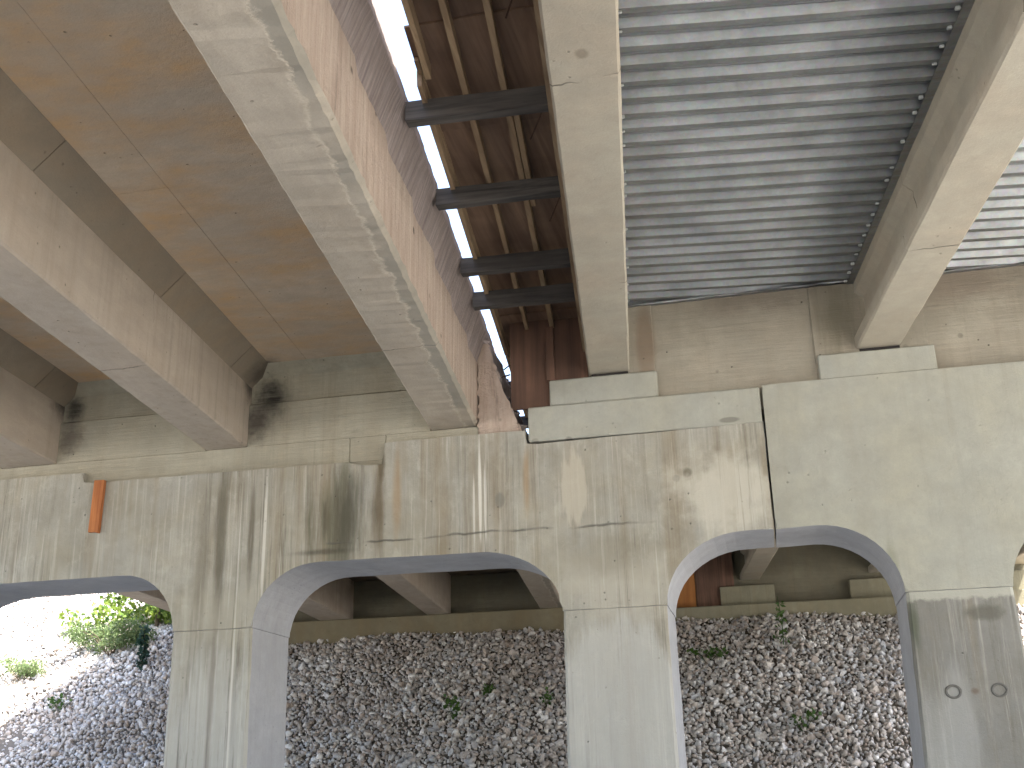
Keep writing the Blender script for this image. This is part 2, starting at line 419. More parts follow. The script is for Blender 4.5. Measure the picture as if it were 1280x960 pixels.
def leaf_mat(name, a, b):
    n = NT(name)
    at = n.t.nodes.new("ShaderNodeAttribute"); at.attribute_name = "tint"
    n.color(n.mix(at.outputs["Fac"], a, b))
    n.rough(0.55, 0, 0.3)
    tr = n.t.nodes.new("ShaderNodeBsdfTranslucent")
    n.link(n.mix(at.outputs["Fac"], sc(a, 1.1), sc(b, 1.3)), tr.inputs[0])
    mx = n.t.nodes.new("ShaderNodeMixShader"); mx.inputs[0].default_value = 0.35
    out = n.t.nodes["Material Output"]
    n.link(n.b.outputs[0], mx.inputs[1]); n.link(tr.outputs[0], mx.inputs[2]); n.link(mx.outputs[0], out.inputs[0])
    return n.m


M_LEAF = leaf_mat("bright_leaf", (0.05, 0.11, 0.02), (0.20, 0.25, 0.04))
M_BUSH = leaf_mat("bush_leaf", (0.08, 0.13, 0.05), (0.19, 0.24, 0.10))
M_DARKLEAF = leaf_mat("dark_leaf", (0.012, 0.035, 0.025), (0.03, 0.065, 0.04))
M_WEED = leaf_mat("weed_leaf", (0.04, 0.09, 0.02), (0.08, 0.14, 0.03))
n = NT("bark"); n.color(n.mix(n.noise(20), (0.06, 0.045, 0.03), (0.12, 0.09, 0.06))); n.rough(0.9); M_BARK = n.m


# ------------------------------------------------------------------ mesh helpers (heights from eye level)
def thing(name, label, cat, loc=(0, 0, 0), group=None):
    o = bpy.data.objects.new(name, None)
    o.empty_display_size = 0.2
    C.objects.link(o)
    o.location = (loc[0], loc[1], loc[2] + EYE)
    o["label"] = label; o["category"] = cat
    if group: o["group"] = group
    return o


def origin(p):
    t = Vector((0, 0, 0))
    while p is not None:
        t += p.location; p = p.parent
    return t


def obj(name, bm, mat, parent=None, label=None, smooth=False, at=None):
    """link a bmesh whose points are in world metres (heights from eye level) as ONE object"""
    base = origin(parent)
    loc = Vector((0, 0, 0))
    if at is not None:
        loc = Vector((at[0], at[1], at[2] + EYE)) - base
    sh = Vector((0, 0, EYE)) - base - loc
    bmesh.ops.translate(bm, verts=bm.verts, vec=sh)
    bmesh.ops.recalc_face_normals(bm, faces=bm.faces)
    me = bpy.data.meshes.new(name)
    bm.to_mesh(me); bm.free()
    if smooth:
        for p in me.polygons: p.use_smooth = True
    if mat: me.materials.append(mat)
    o = bpy.data.objects.new(name, me)
    C.objects.link(o)
    o.location = loc
    if parent: o.parent = parent
    if label: o["label"] = label
    return o


def tag(o, label, cat, group=None):
    o["label"] = label; o["category"] = cat
    if group: o["group"] = group
    return o


def X(off, y):
    """x of a girder line of the given offset (its x at the pier face) at distance y"""
    return off + (y - D) * SK


def box(bm, x0, x1, y0, y1, z0, z1, bev=0.012, skew=False):
    vs = []
    for z in (z0, z1):
        for (x, y) in ((x0, y0), (x1, y0), (x1, y1), (x0, y1)):
            vs.append(bm.verts.new((X(x, y) if skew else x, y, z)))
    fs = [(0, 1, 2, 3), (4, 5, 6, 7), (0, 1, 5, 4), (1, 2, 6, 5), (2, 3, 7, 6), (3, 0, 4, 7)]
    faces = [bm.faces.new([vs[i] for i in f]) for f in fs]
    if bev:
        es = list({e for f in faces for e in f.edges})
        bmesh.ops.bevel(bm, geom=es, offset=bev, segments=1, affect='EDGES')
    return bm


def bx(*a, **k):
    return box(bmesh.new(), *a, **k)


def sweep(prof, y0, y1, step=0.2, jit=0.003, jits=None, fn=None, bm=None):
    """a section (offset, height) drawn along the girder direction; its arrises wander a little"""
    bm = bm or bmesh.new()
    n = max(1, int(round((y1 - y0) / step)))
    rows = []
    for i in range(n + 1):
        y = y0 + (y1 - y0) * i / n
        row = []
        for j, (o, z) in enumerate(prof):
            a = jits[j] if jits else jit
            do, dz = random.uniform(-a, a), random.uniform(-a, a)
            if fn:
                fo, fz = fn(j, y); do += fo; dz += fz
            row.append(bm.verts.new((X(o + do, y), y, z + dz)))
        rows.append(row)
    k = len(prof)
    for a, b in zip(rows, rows[1:]):
        for j in range(k):
            bm.faces.new((a[j], a[(j + 1) % k], b[(j + 1) % k], b[j]))
    bm.faces.new(rows[0]); bm.faces.new(list(reversed(rows[-1])))
    return bm


def prism_y(poly, y0, y1, bev=0.014, jit=0.0025, step=0.12):
    """an outline (x, z) of the pier, thickened from y0 to y1, with slightly uneven arrises"""
    pts = []
    k = len(poly)
    for i in range(k):
        a, b = poly[i], poly[(i + 1) % k]
        L = math.hypot(b[0] - a[0], b[1] - a[1])
        m_ = max(1, int(L / step))
        for t in range(m_):
            f = t / m_
            j = jit if t else jit * 0.3
            pts.append((a[0] + (b[0] - a[0]) * f + random.uniform(-j, j), a[1] + (b[1] - a[1]) * f + random.uniform(-j, j)))
    bm = bmesh.new()
    fr = [bm.verts.new((x, y0, z)) for x, z in pts]
    bk = [bm.verts.new((x, y1, z)) for x, z in pts]
    f0 = bm.faces.new(fr); f1 = bm.faces.new(list(reversed(bk)))
    n_ = len(pts)
    for i in range(n_):
        bm.faces.new((fr[i], fr[(i + 1) % n_], bk[(i + 1) % n_], bk[i]))
    if bev:
        es = list(f0.edges) + list(f1.edges)
        bmesh.ops.bevel(bm, geom=es, offset=bev, segments=2, affect='EDGES')
    bmesh.ops.triangulate(bm, faces=[f for f in bm.faces if len(f.verts) > 4])
    return bm


def tube(bm, pts, r, seg=6, r2=None):
    rows = []
    n_ = len(pts)
    for i, p in enumerate(pts):
        p = Vector(p)
        d = (Vector(pts[min(i + 1, n_ - 1)]) - Vector(pts[max(i - 1, 0)])).normalized()
        u = d.cross(Vector((0.3, 0.1, 0.95))).normalized(); w = d.cross(u)
        rr = r if r2 is None else r + (r2 - r) * i / max(1, n_ - 1)
        rows.append([bm.verts.new(p + (u * math.cos(6.2832 * k / seg) + w * math.sin(6.2832 * k / seg)) * rr) for k in range(seg)])
    for a, b in zip(rows, rows[1:]):
        for k in range(seg):
            bm.faces.new((a[k], a[(k + 1) % seg], b[(k + 1) % seg], b[k]))
    bm.faces.new(rows[0]); bm.faces.new(list(reversed(rows[-1])))
    return bm


# ================================================================== THE SETTING: ground and embankment
bm = bmesh.new()
S = 400
for p in ((-S, -S), (S, -S), (S, S), (-S, S)):
    bm.verts.new((p[0], p[1], -EYE))
bm.faces.new(bm.verts[:])
g_ = obj("ground", bm, M_GROUND); g_["kind"] = "structure"

SLOPE = 1 / 1.75
Y_TOP, Z_TOP = 24.62, 3.10


def top_limit(x):
    """height at which the embankment levels off: under the seat of the abutment, higher on either side of the bridge"""
    if x < -12.9: return 6.3
    if x > 8.6: return 5.6
    if x < -12.2: return Z_TOP + (6.3 - Z_TOP) * (-12.2 - x) / 0.7
    if x > 7.9: return Z_TOP + (5.6 - Z_TOP) * (x - 7.9) / 0.7
    return Z_TOP


def height(x, y):
    wob = 0.10 * math.sin(0.9 * x + 0.6 * y) + 0.07 * math.sin(2.1 * x - 1.3 * y)
    z = Z_TOP + (y - Y_TOP) * SLOPE + wob * 0.5
    return max(-EYE - 0.3, min(z, top_limit(x)))


bm = bmesh.new()
xs = np.concatenate([np.arange(-60, -14, 2.0), np.arange(-14, 10, 0.4), np.arange(10, 60, 2.0)])
ys = np.concatenate([np.arange(15.8, 32, 0.4), [34, 40, 60, 120]])
grid = [[bm.verts.new((x, y, height(x, y) if y < 33 else top_limit(x))) for x in xs] for y in ys]
for a, b in zip(grid, grid[1:]):
    for i in range(len(xs) - 1):
        bm.faces.new((a[i], a[i + 1], b[i + 1], b[i]))
emb = obj("embankment", bm, M_SOIL); emb["kind"] = "structure"


# stones: a dozen rough lumps
def lump(seed):
    r = random.Random(seed)
    b = bmesh.new()
    for _ in range(11):
        v = Vector((r.gauss(0, 1), r.gauss(0, 1), r.gauss(0, 1))).normalized() * r.uniform(0.8, 1.0)
        b.verts.new((v.x * r.uniform(0.85, 1.15), v.y * 0.85, v.z * 0.7))
    res = bmesh.ops.convex_hull(b, input=b.verts)
    bmesh.ops.delete(b, geom=[v for v in b.verts if not v.link_faces], context='VERTS')
    bmesh.ops.triangulate(b, faces=b.faces)
    me = bpy.data.meshes.new("stone")
    b.to_mesh(me); b.free()
    me.materials.append(M_STONE)
    V = np.array([v.co[:] for v in me.vertices]); Fc = np.array([p.vertices[:] for p in me.polygons])
    return me, V, Fc


lumps = [lump(100 + i) for i in range(12)]


def rand_rot(n_):
    q = rng.normal(size=(n_, 4)); q /= np.linalg.norm(q, axis=1)[:, None]
    w, x, y, z = q.T
    return np.stack([np.stack([1 - 2 * (y * y + z * z), 2 * (x * y - z * w), 2 * (x * z + y * w)], 1),
                     np.stack([2 * (x * y + z * w), 1 - 2 * (x * x + z * z), 2 * (y * z - x * w)], 1),
                     np.stack([2 * (x * z - y * w), 2 * (y * z + x * w), 1 - 2 * (x * x + y * y)], 1)], 1)


pts = []
sp = 0.072
for y in np.arange(17.2, 31.0, sp * 0.86):
    for x in np.arange(-25 if y > 18 else -12, 9.5, sp):
        h = height(x, y)
        if h >= top_limit(x) - 1e-6: continue
        if -12.3 < x < 8.0 and y > 24.6: continue
        pts.append((x + random.uniform(-1, 1) * sp * 0.5, y + random.uniform(-1, 1) * sp * 0.5))
pts = np.array(pts)
hz = np.array([height(x, y) for x, y in pts])
size = np.clip(rng.lognormal(np.log(0.051), 0.36, len(pts)), 0.026, 0.125)
# stones in the frame that show largest become objects of their own
Rw = np.array([[right.x, right.y, right.z], [down.x, down.y, down.z], [fwd.x, fwd.y, fwd.z]])
pc = np.column_stack([pts, hz]) @ Rw.T
u = 640 + F * pc[:, 0] / pc[:, 2]; v = 480 + F * pc[:, 1] / pc[:, 2]
xp = pts[:, 0] * D / pts[:, 1]; zp = hz * D / pts[:, 1]       # where the line of sight crosses the pier face
open_ = (((xp > -8.3) & (xp < -6.1)) | ((xp > -4.6) & (xp < -2.0)) | ((xp > -0.75) & (xp < 1.15))) & (zp < 1.95)
vis = open_ & (u > 5) & (u < 1275) & (v < 950) & (v > 0)
order = np.argsort(-np.where(vis, size / pc[:, 2], 0))
big = set(order[:300].tolist())
keep = np.array([i not in big for i in range(len(pts))])


def joined(name, P, H, Sz, parent):
    n_ = len(P)
    kind = rng.integers(0, len(lumps), n_)
    R_ = rand_rot(n_)
    VV, FF, TT, base = [], [], [], 0
    for k, (me, V, Fc) in enumerate(lumps):
        idx = np.where(kind == k)[0]
        if not len(idx): continue
        W = np.einsum('nij,vj->nvi', R_[idx], V) * Sz[idx][:, None, None]
        W[:, :, 0] += P[idx, 0][:, None]; W[:, :, 1] += P[idx, 1][:, None]; W[:, :, 2] += (H[idx] + Sz[idx] * (0.1 + 0.6 * rng.random(len(idx))) + EYE)[:, None]
        f = Fc[None] + (np.arange(len(idx)) * len(V))[:, None, None] + base
        VV.append(W.reshape(-1, 3)); FF.append(f.reshape(-1, 3)); base += len(idx) * len(V)
        TT.append(np.repeat(rng.random(len(idx)), len(V)))
    VV = np.concatenate(VV); FF = np.concatenate(FF); TT = np.concatenate(TT)
    me = bpy.data.meshes.new(name)
    me.vertices.add(len(VV)); me.vertices.foreach_set("co", VV.ravel())
    me.loops.add(FF.size); me.loops.foreach_set("vertex_index", FF.ravel())
    me.polygons.add(len(FF)); me.polygons.foreach_set("loop_start", np.arange(len(FF)) * 3)
    a = me.attributes.new("tint", 'FLOAT', 'POINT'); a.data.foreach_set("value", TT.astype(np.float32))
    me.update(); me.validate()
    me.materials.append(M_STONE)
    o = bpy.data.objects.new(name, me); C.objects.link(o)
    if parent: o.parent = parent
    return o


rr = joined("riprap", pts[keep], hz[keep], size[keep], emb)
rr["kind"] = "stuff"
for i in order[:300]:
    o = bpy.data.objects.new("stone", lumps[int(rng.integers(0, 12))][0])
    C.objects.link(o); o.parent = emb
    o.location = (pts[i, 0], pts[i, 1], hz[i] + size[i] * 0.25 + EYE)
    o.rotation_euler = tuple(rng.random(3) * 6.28)
    o.scale = (size[i],) * 3


# ================================================================== PIERS
def arc(cx, cz, rx, rz, a0, a1, n_=12):
    return [(cx + rx * math.cos(math.radians(a0 + (a1 - a0) * i / n_)), cz + rz * math.sin(math.radians(a0 + (a1 - a0) * i / n_))) for i in range(n_ + 1)]


Y0, Y1 = D, D + 0.98
ZS = 1.52                                   # springing line of the rounded openings
pier = thing("bridge_pier", "old stained concrete pier with long dark drip streaks and stepped top", "pier", (-5.5, 11.4, -EYE))
poly = [(-14.5, 3.32), (-14.5, 2.15), (-14.0, ZS), (-13.3, ZS)]
poly = [(-13.6, 3.32), (-13.6, 2.2), (-13.2, ZS), (-10.2, ZS)]
poly = [(-13.6, 3.32), (-13.6, 2.3), (-10.16, 1.95), (-10.16, ZS), (-9.26, ZS)]
poly += arc(-8.30, ZS, 0.96, 0.62, 180, 90)
poly += arc(-6.65, ZS, 0.62, 0.62, 90, 0)
poly += [(-5.14, ZS)] + arc(-4.44, ZS, 0.70, 0.63, 180, 90)[1:]
poly += arc(-2.75, ZS, 0.84, 0.62, 90, 0)
poly += [(-0.90, ZS)] + arc(-0.12, ZS, 0.78, 0.66, 180, 90)[1:]
poly += [(0.150, 2.18), (0.150, 3.243), (-2.225, 3.209), (-2.225, 3.367), (-3.745, 3.367), (-3.757, 3.120), (-3.93, 3.120), (-4.06, 3.155), (-4.13, 3.187), (-7.25, 3.195), (-7.25, 3.32)]
cap = obj("cap_beam", prism_y(poly, Y0, Y1), M_OLD, pier)


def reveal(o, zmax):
    """the inner faces of the openings get cleaner concrete, with bluish skylight put into its colour"""
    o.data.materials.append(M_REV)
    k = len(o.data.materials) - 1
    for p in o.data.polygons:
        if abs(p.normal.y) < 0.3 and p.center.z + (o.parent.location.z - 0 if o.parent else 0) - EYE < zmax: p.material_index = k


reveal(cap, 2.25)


def column(x0, x1, mat, parent, label=None, z1=ZS, dx=0.0, mouth=0.0):
    b = bmesh.new()
    rows = []
    N = 26
    zb = -EYE - 0.3
    for i in range(N + 1):
        z = zb + (z1 - 0.004 - zb) * i / N
        f = (z1 - z) / (z1 - zb)
        j = lambda: random.uniform(-0.003, 0.003)
        c = 0.028
        a0, a1, q0, q1 = x0 - dx * f + 0.004, x1 + dx * f - 0.004, Y0 + 0.004, Y1 - 0.004
        loop = [(a0 + c, q0), (a1 - c, q0), (a1, q0 + c), (a1, q1 - c), (a1 - c, q1), (a0 + c, q1), (a0, q1 - c), (a0, q0 + c)]
        rows.append([b.verts.new((x + j(), y + j(), z)) for x, y in loop])
    for a, r in zip(rows, rows[1:]):
        for k in range(8):
            b.faces.new((a[k], a[(k + 1) % 8], r[(k + 1) % 8], r[k]))
    b.faces.new(rows[0]); b.faces.new(list(reversed(rows[-1])))
    o = obj("column", b, mat, parent, label)
    o.data.materials.append(M_REV)  # side faces carry the same painted-in skylight tint
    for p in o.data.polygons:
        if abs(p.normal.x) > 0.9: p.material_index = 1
    return o


column(-10.16, -9.26, M_OLD, pier)
column(-6.03, -5.14, M_OLD, pier, "column with dark vertical streaks and bluish side face", dx=0.03)
column(-1.91, -0.903, M_OLD, pier, "pale grey column at the middle of the photograph", dx=0.03)
# raised seat of fresh concrete on the old cap, and the pedestal of the girder beside the gap
obj("seat_block", bx(-2.195, 0.146, Y0 - 0.006, Y1 - 0.1, 3.218 + 0.02, 3.605, bev=0.012), M_NEW, pier, "smooth pale concrete block cast on the stained cap")
obj("bearing_pedestal", bx(-1.965, -0.852, Y0 + 0.012, Y1 - 0.2, 3.608, 3.885, bev=0.012), M_NEW, pier)

newpier = thing("bridge_pier", "new smooth beige concrete cap on grey column with two ring marks", "pier", (1.7, 11.4, -EYE))
poly = [(0.172, 3.62), (0.172, 2.175)] + [(0.55, 2.185)] + arc(0.55, ZS, 0.71, 0.665, 90, 0)[1:]
poly += [(2.185, ZS)] + arc(3.0, ZS, 0.81, 0.665, 180, 90)[1:] + arc(3.6, ZS, 0.8, 0.665, 90, 0)
poly += [(5.35, ZS), (5.35, 1.95), (8.6, 2.3), (8.6, 3.62)]
obj("cap_beam", prism_y(poly, Y0 - 0.004, Y1, jit=0.001), M_NEW, newpier)
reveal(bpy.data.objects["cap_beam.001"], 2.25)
column(1.262, 2.185, M_COLNEW, newpier, "dark grey weathered column with two ring marks", z1=ZS, dx=0.09)
column(4.42, 5.35, M_COLNEW, newpier, dx=0.05)
for (a, b) in ((0.738, 1.838), (3.41, 4.51), (6.08, 7.18)):
    obj("bearing_pedestal", bx(a, b, Y0 + 0.01, Y1 - 0.2, 3.623, 3.88, bev=0.01), M_NEW, newpier)
# ring marks left by form ties on the grey column
n = NT("ring_mark"); n.color(n.mix(n.noise(60), (0.07, 0.066, 0.06), (0.15, 0.145, 0.13))); n.rough(0.9); M_RING = n.m
for cx in (1.547, 1.93):
    b = bmesh.new()
    rows = []
    for i in range(24):
        a = 6.2832 * i / 24
        rows.append([b.verts.new((cx + math.cos(a) * r * (1 + random.uniform(-.03, .03)), Y0 + yy, 0.63 + math.sin(a) * r * 0.86)) for r, yy in ((0.048, 0.0), (0.056, -0.006), (0.064, -0.006), (0.072, 0.0))])
    for i in range(24):
        p, q = rows[i], rows[(i + 1) % 24]
        for k in range(3): b.faces.new((p[k], p[k + 1], q[k + 1], q[k]))
    obj("tie_ring", b, M_RING, newpier)


# ================================================================== OLD SPANS (cast in one piece: slab and girders)
GIRD = [(-11.0, -10.49), (-8.36, -7.67), (-5.83, -5.34), (-3.255, -2.74)]
ZB, ZF, ZD, ZT = 3.482, 4.17, 4.40, 4.66


def scallop(j, y):
    """the hacked-off edge of the slab beside the gap"""
    if j == 3:
        t = (y / 0.93) % 1.0
        return (0.0, 0.13 * (t - 0.5) + 0.03 * math.sin(7 * y))
    if j == 4:
        return (0.012 * math.sin(5 * y), 0.0)
    return (0, 0)


def old_span(y0, y1, label, mats, detail):
    t = thing("bridge_span", label, "bridge", (X(-6, y0), y0, ZT))
    ms, mg, mh = mats
    slab = obj("deck_slab", sweep([(-12.2, ZD + 0.06), (-11.2, ZD), (-3.2, ZD), (-3.2, ZT), (-12.2, ZT)], y0, y1, 1.0, 0.0), ms, t)
    obj("parapet", sweep([(-12.18, ZT + 0.003), (-11.9, ZT + 0.003), (-11.94, ZT + 0.8), (-12.16, ZT + 0.8)], y0, y1, 2, 0), mg, t)
    obj("wearing_course", sweep([(-11.89, ZT + 0.004), (-2.75, ZT + 0.004), (-2.75, ZT + 0.06), (-11.89, ZT + 0.06)], y0, y1, 2, 0), M_ASPH, t)
    for i, (a, b) in enumerate(GIRD):
        last = i == 3
        c = 0.016
        if not last:
            gd = obj("girder", sweep([(a, ZB + c), (a + c, ZB), (b - c, ZB), (b, ZB + c), (b, ZD - 0.003), (a, ZD - 0.003)], y0, y1, 0.22, 0.0025), mg, t)
        else:
            prof = [(a, ZB + c), (a + c, ZB), (b - 0.03, ZB), (b, ZB + 0.035), (b, 4.16), (-2.66, 4.38), (-2.62, 4.47), (-2.63, 4.60), (-2.68, ZT), (a + 0.06, ZT), (a, ZD - 0.1)]
            jits = [0.003, 0.003, 0.005, 0.006, 0.004, 0.003, 0.004, 0.004, 0.006, 0, 0]

            def fn(j, y):
                if j == 4:
                    tt = (y / 0.93) % 1.0
                    return (0.0, 0.10 * (tt - 0.5))
                if j == 5:
                    tt = (y / 0.93) % 1.0
                    return (0.0, 0.05 * (tt - 0.5))
                return (0, 0)
            gb = sweep(prof, y0, y1, 0.075, 0, jits, fn)
            gd = obj("girder", gb, M_GIRC, t, "edge girder whose slab overhang was broken off raggedly")
            # broken face gets the raw concrete
            me = gd.data; me.materials.append(M_HACK); me.materials.append(M_WEB)
            k = len(prof)
            for p in me.polygons:
                j = p.index % k
                if p.index < len(me.polygons) - 2:
                    if j in (4, 5, 6, 7): p.material_index = 1
                    elif j == 3: p.material_index = 2
        if detail:
            sides = [(1, b)] if i == 0 else ([(-1, a)] if last else [(1, b), (-1, a)])
            for s, e in sides:
                yy = y0
                cuts = [-6.5, -4.5, -2.6, 0.0, 2.6, 4.4, 6.24, 8.5, 10.35, 11.04] if i >= 1 else [-6.5, 0.0, 5.2, 11.04]
                for p, q in zip(cuts, cuts[1:]):
                    w = 0.24
                    prof = [(e + s * 0.002, ZF), (e + s * w, ZD - 0.006), (e + s * w, ZD - 0.003), (e + s * 0.002, ZD - 0.004)]
                    if s > 0: prof.reverse()
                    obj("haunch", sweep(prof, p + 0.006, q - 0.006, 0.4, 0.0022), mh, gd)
    if detail:
        # plywood-formed soffit panels between the girders, with thin fins of grout at the seams
        for (o0, o1, cut) in ((-5.10, -3.50, -4.655), (-7.43, -6.07, -6.80), (-10.25, -8.60, -9.4)):
            for (p0, p1) in ((o0, cut), (cut, o1)):
                ycuts = [-6.5, -5.2, -2.76, -0.32, 2.12, 4.60, 7.05, 9.83 if o0 < -9 or p0 == cut else 9.49, 11.04]
                for q0, q1 in zip(ycuts, ycuts[1:]):
                    d = random.uniform(0, 0.003)
                    b = bx(p0 + 0.0012, p1 - 0.0012, q0 + 0.0012, q1 - 0.0012, ZD - 0.006 - d, ZD - 0.001, bev=0.0015, skew=True)
                    obj("form_panel", b, ms, slab)
        # cross wall over the pier, its lower half stepping forward, with an end haunch under the slab
        for (o0, o1) in ((-11.6, -11.0), (-10.49, -8.36), (-7.67, -5.83), (-5.34, -3.255)):
            yd = 11.05
            b = bmesh.new()
            sec = [(yd, ZD - 0.12), (yd - 0.17, ZD - 0.004), (yd + 0.65, ZD - 0.004), (yd + 0.65, 3.05), (yd - 0.05, 3.05), (yd - 0.05, 3.96), (yd, 3.985)]
            N = 10
            rows = []
            for k in range(N + 1):
                f = k / N
                rows.append([b.verts.new((X(o0, y) + 0.003 + (o1 - o0 - 0.006) * f, y + random.uniform(-.004, .004), z + random.uniform(-.004, .004))) for y, z in sec])
            for r0, r1 in zip(rows, rows[1:]):
                for k in range(len(sec)):
                    b.faces.new((r0[k], r0[(k + 1) % len(sec)], r1[(k + 1) % len(sec)], r1[k]))
            b.faces.new(rows[0]); b.faces.new(list(reversed(rows[-1])))
            obj("diaphragm", b, M_DIA, t)
        # strip of bearing concrete below the girder ends, seen over the edge of the cap
        for (sa, sb, sz, sy) in ((-13.2, -4.16, 3.0, 10.982), (-4.155, -3.755, 3.205, 10.986), (-3.75, -2.745, 3.0, 10.982)):
            obj("bearing_strip", bx(sa, sb, sy, 11.72, sz, ZB - 0.004, bev=0.006), M_DIA, t)
    return t


n = NT("streaked_web_concrete")
st = n.noise(2.2, 6, 0.7, n.mapping((3.0, 5.0, 0.5)))
col = n.mix(n.rng(st, 0.35, 0.68), (0.46, 0.375, 0.30), (0.34, 0.26, 0.205))
st2 = n.noise(3.0, 5, 0.7, n.mapping((3.0, 6.0, 0.35), (4, 2, 8)))
col = n.mix(n.rng(st2, 0.55, 0.68, 0, 0.6), col, (0.15, 0.115, 0.095))
pt = n.math('MULTIPLY', n.rng(n.voronoi(2.6), 0.10, 0.05), 0.9)
col = n.mix(pt, col, (0.06, 0.045, 0.035))
n.color(col); n.rough(0.9, 0, 0.2)
n.bump(n.math('ADD', n.noise(25, 5, 0.7), n.math('MULTIPLY', st, 1.2)), 0.02)
M_WEB = n.m

near_old = old_span(-6.5, 11.04 + 0.6, "older concrete span with three deep girders under an orange stained slab", (M_SOF, M_GIR, M_HAUNCH), True)
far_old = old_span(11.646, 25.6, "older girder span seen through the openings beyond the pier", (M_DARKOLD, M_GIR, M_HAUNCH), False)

# ================================================================== NEW PRECAST GIRDERS
IB = [(0.215, 0.0), (0.215, 0.125), (0.08, 0.255), (0.08, 0.53), (0.155, 0.605), (0.155, 0.715)]


def i_beam(oc, y0, y1, label, zb=3.924):
    c = 0.018
    half = [(0.215 - c, 0.0), (0.215, c)] + IB[1:]
    prof = [(oc + a, zb + z) for a, z in half] + [(oc - a, zb + z) for a, z in reversed(half)]
    o = obj("precast_girder", sweep(prof, y0, y1, 0.25, 0.0028), M_PRE, at=(X(oc, y0), y0, zb))
    return tag(o, label, "girder", "precast girders of the new bridge half")


i_beam(-1.335, -6.5, 11.32, "precast girder right beside the open gap, bottom face straight overhead")
i_beam(1.337, -6.5, 11.32, "precast girder with its pale side showing, between the two metal decks")
i_beam(4.01, -6.5, 11.32, "outer precast girder at the far side of the second metal deck")
i_beam(6.68, -6.5, 11.32, "edge precast girder carrying the outer rim of the new deck")
i_beam(-1.335, 11.45, 25.3, "precast girder beyond the pier, hidden behind the pale middle column")
i_beam(1.337, 11.45, 25.3, "precast girder seen through the opening, resting on the small abutment pedestal")
i_beam(4.01, 11.45, 25.3, "precast girder beyond the pier above the second abutment pedestal")
i_beam(6.68, 11.45, 25.3, "edge precast girder beyond the pier near the sunlit rubble")
# elastomeric pads under the girder ends
n = NT("rubber_pad"); n.color((0.025, 0.022, 0.02)); n.rough(0.8); M_PAD = n.m
for oc, lab in ((-1.335, "thin dark bearing pad on the pedestal beside the gap"), (1.337, "thin dark bearing pad under the pale sided girder")):
    tag(obj("bearing_pad", bx(oc - 0.19, oc + 0.19, 10.96, 11.3, 3.886, 3.9235, bev=0.003), M_PAD, at=(oc, 11.1, 3.886)), lab, "bearing pad", "bearing pads on the pier")

# diaphragms of the new half at the pier
def new_dia(a, b, label, strips):
    t = thing("end_diaphragm", label, "concrete wall", ((a + b) / 2, 11.2, 3.6))
    wl = bmesh.new()
    # a panel with mild unevenness
    nx, nz = 16, 8
    z0, z1 = 3.40, 4.648
    fr = [[wl.verts.new((a + (b - a) * i / nx, 11.0 + random.uniform(-.004, .004), z0 + (z1 - z0) * k / nz)) for i in range(nx + 1)] for k in range(nz + 1)]
    bk = [[wl.verts.new((a + (b - a) * i / nx, 11.4, z0 + (z1 - z0) * k / nz)) for i in (0, nx)] for k in (0, nz)]
    for k in range(nz):
        for i in range(nx):
            wl.faces.new((fr[k][i], fr[k][i + 1], fr[k + 1][i + 1], fr[k + 1][i]))
    wl.faces.new((bk[0][0], bk[0][1], bk[1][1], bk[1][0]))
    wl.faces.new([*fr[nz], bk[1][1], bk[1][0]]); wl.faces.new([*fr[0], bk[0][1], bk[0][0]])
    wl.faces.new([r[0] for r in fr] + [bk[1][0], bk[0][0]]); wl.faces.new([r[nx] for r in fr] + [bk[1][1], bk[0][1]])
    obj("wall_panel", wl, M_DIANEW, t)
    for (p, q) in strips:
        obj("corner_strip", bx(p, q, 10.972, 11.1, 3.41, 4.64, bev=0.006), M_DIANEW, t)
    return t


def closing_angle(t, a, b):
    bm_ = bmesh.new(); rows = []
    for i in range(13):
        x = a + (b - a) * i / 12
        z = 4.628 + random.uniform(-.003, .003) + 0.02 * (i / 12)
        rows.append([bm_.verts.new((x, 10.945 + y_ + random.uniform(-.003, .003), z + z_)) for y_, z_ in ((0, 0), (0.05, 0), (0.05, 0.016), (0.0, 0.016))])
    for p, q in zip(rows, rows[1:]):
        for k in range(4): bm_.faces.new((p[k], p[(k + 1) % 4], q[(k + 1) % 4], q[k]))
    obj("closing_angle", bm_, M_ANGLE, t)


_d1 = new_dia(-1.20, 1.20, "form-marked concrete wall between the girders, under the big metal deck", [(-1.19, -0.868), (0.72, 1.262)])
_d2 = new_dia(1.48, 3.87, "form-marked concrete wall with dark holes, behind the second pedestal", [(1.48, 1.80)])
closing_angle(_d1, -1.11, 1.17); closing_angle(_d2, 1.5, 3.84)
new_dia(4.15, 6.54, "concrete wall between the outer girders of the new half", [])
new_dia(-2.42 + 0.9, -1.47, "short concrete stub wall behind the plywood beside the gap", [])


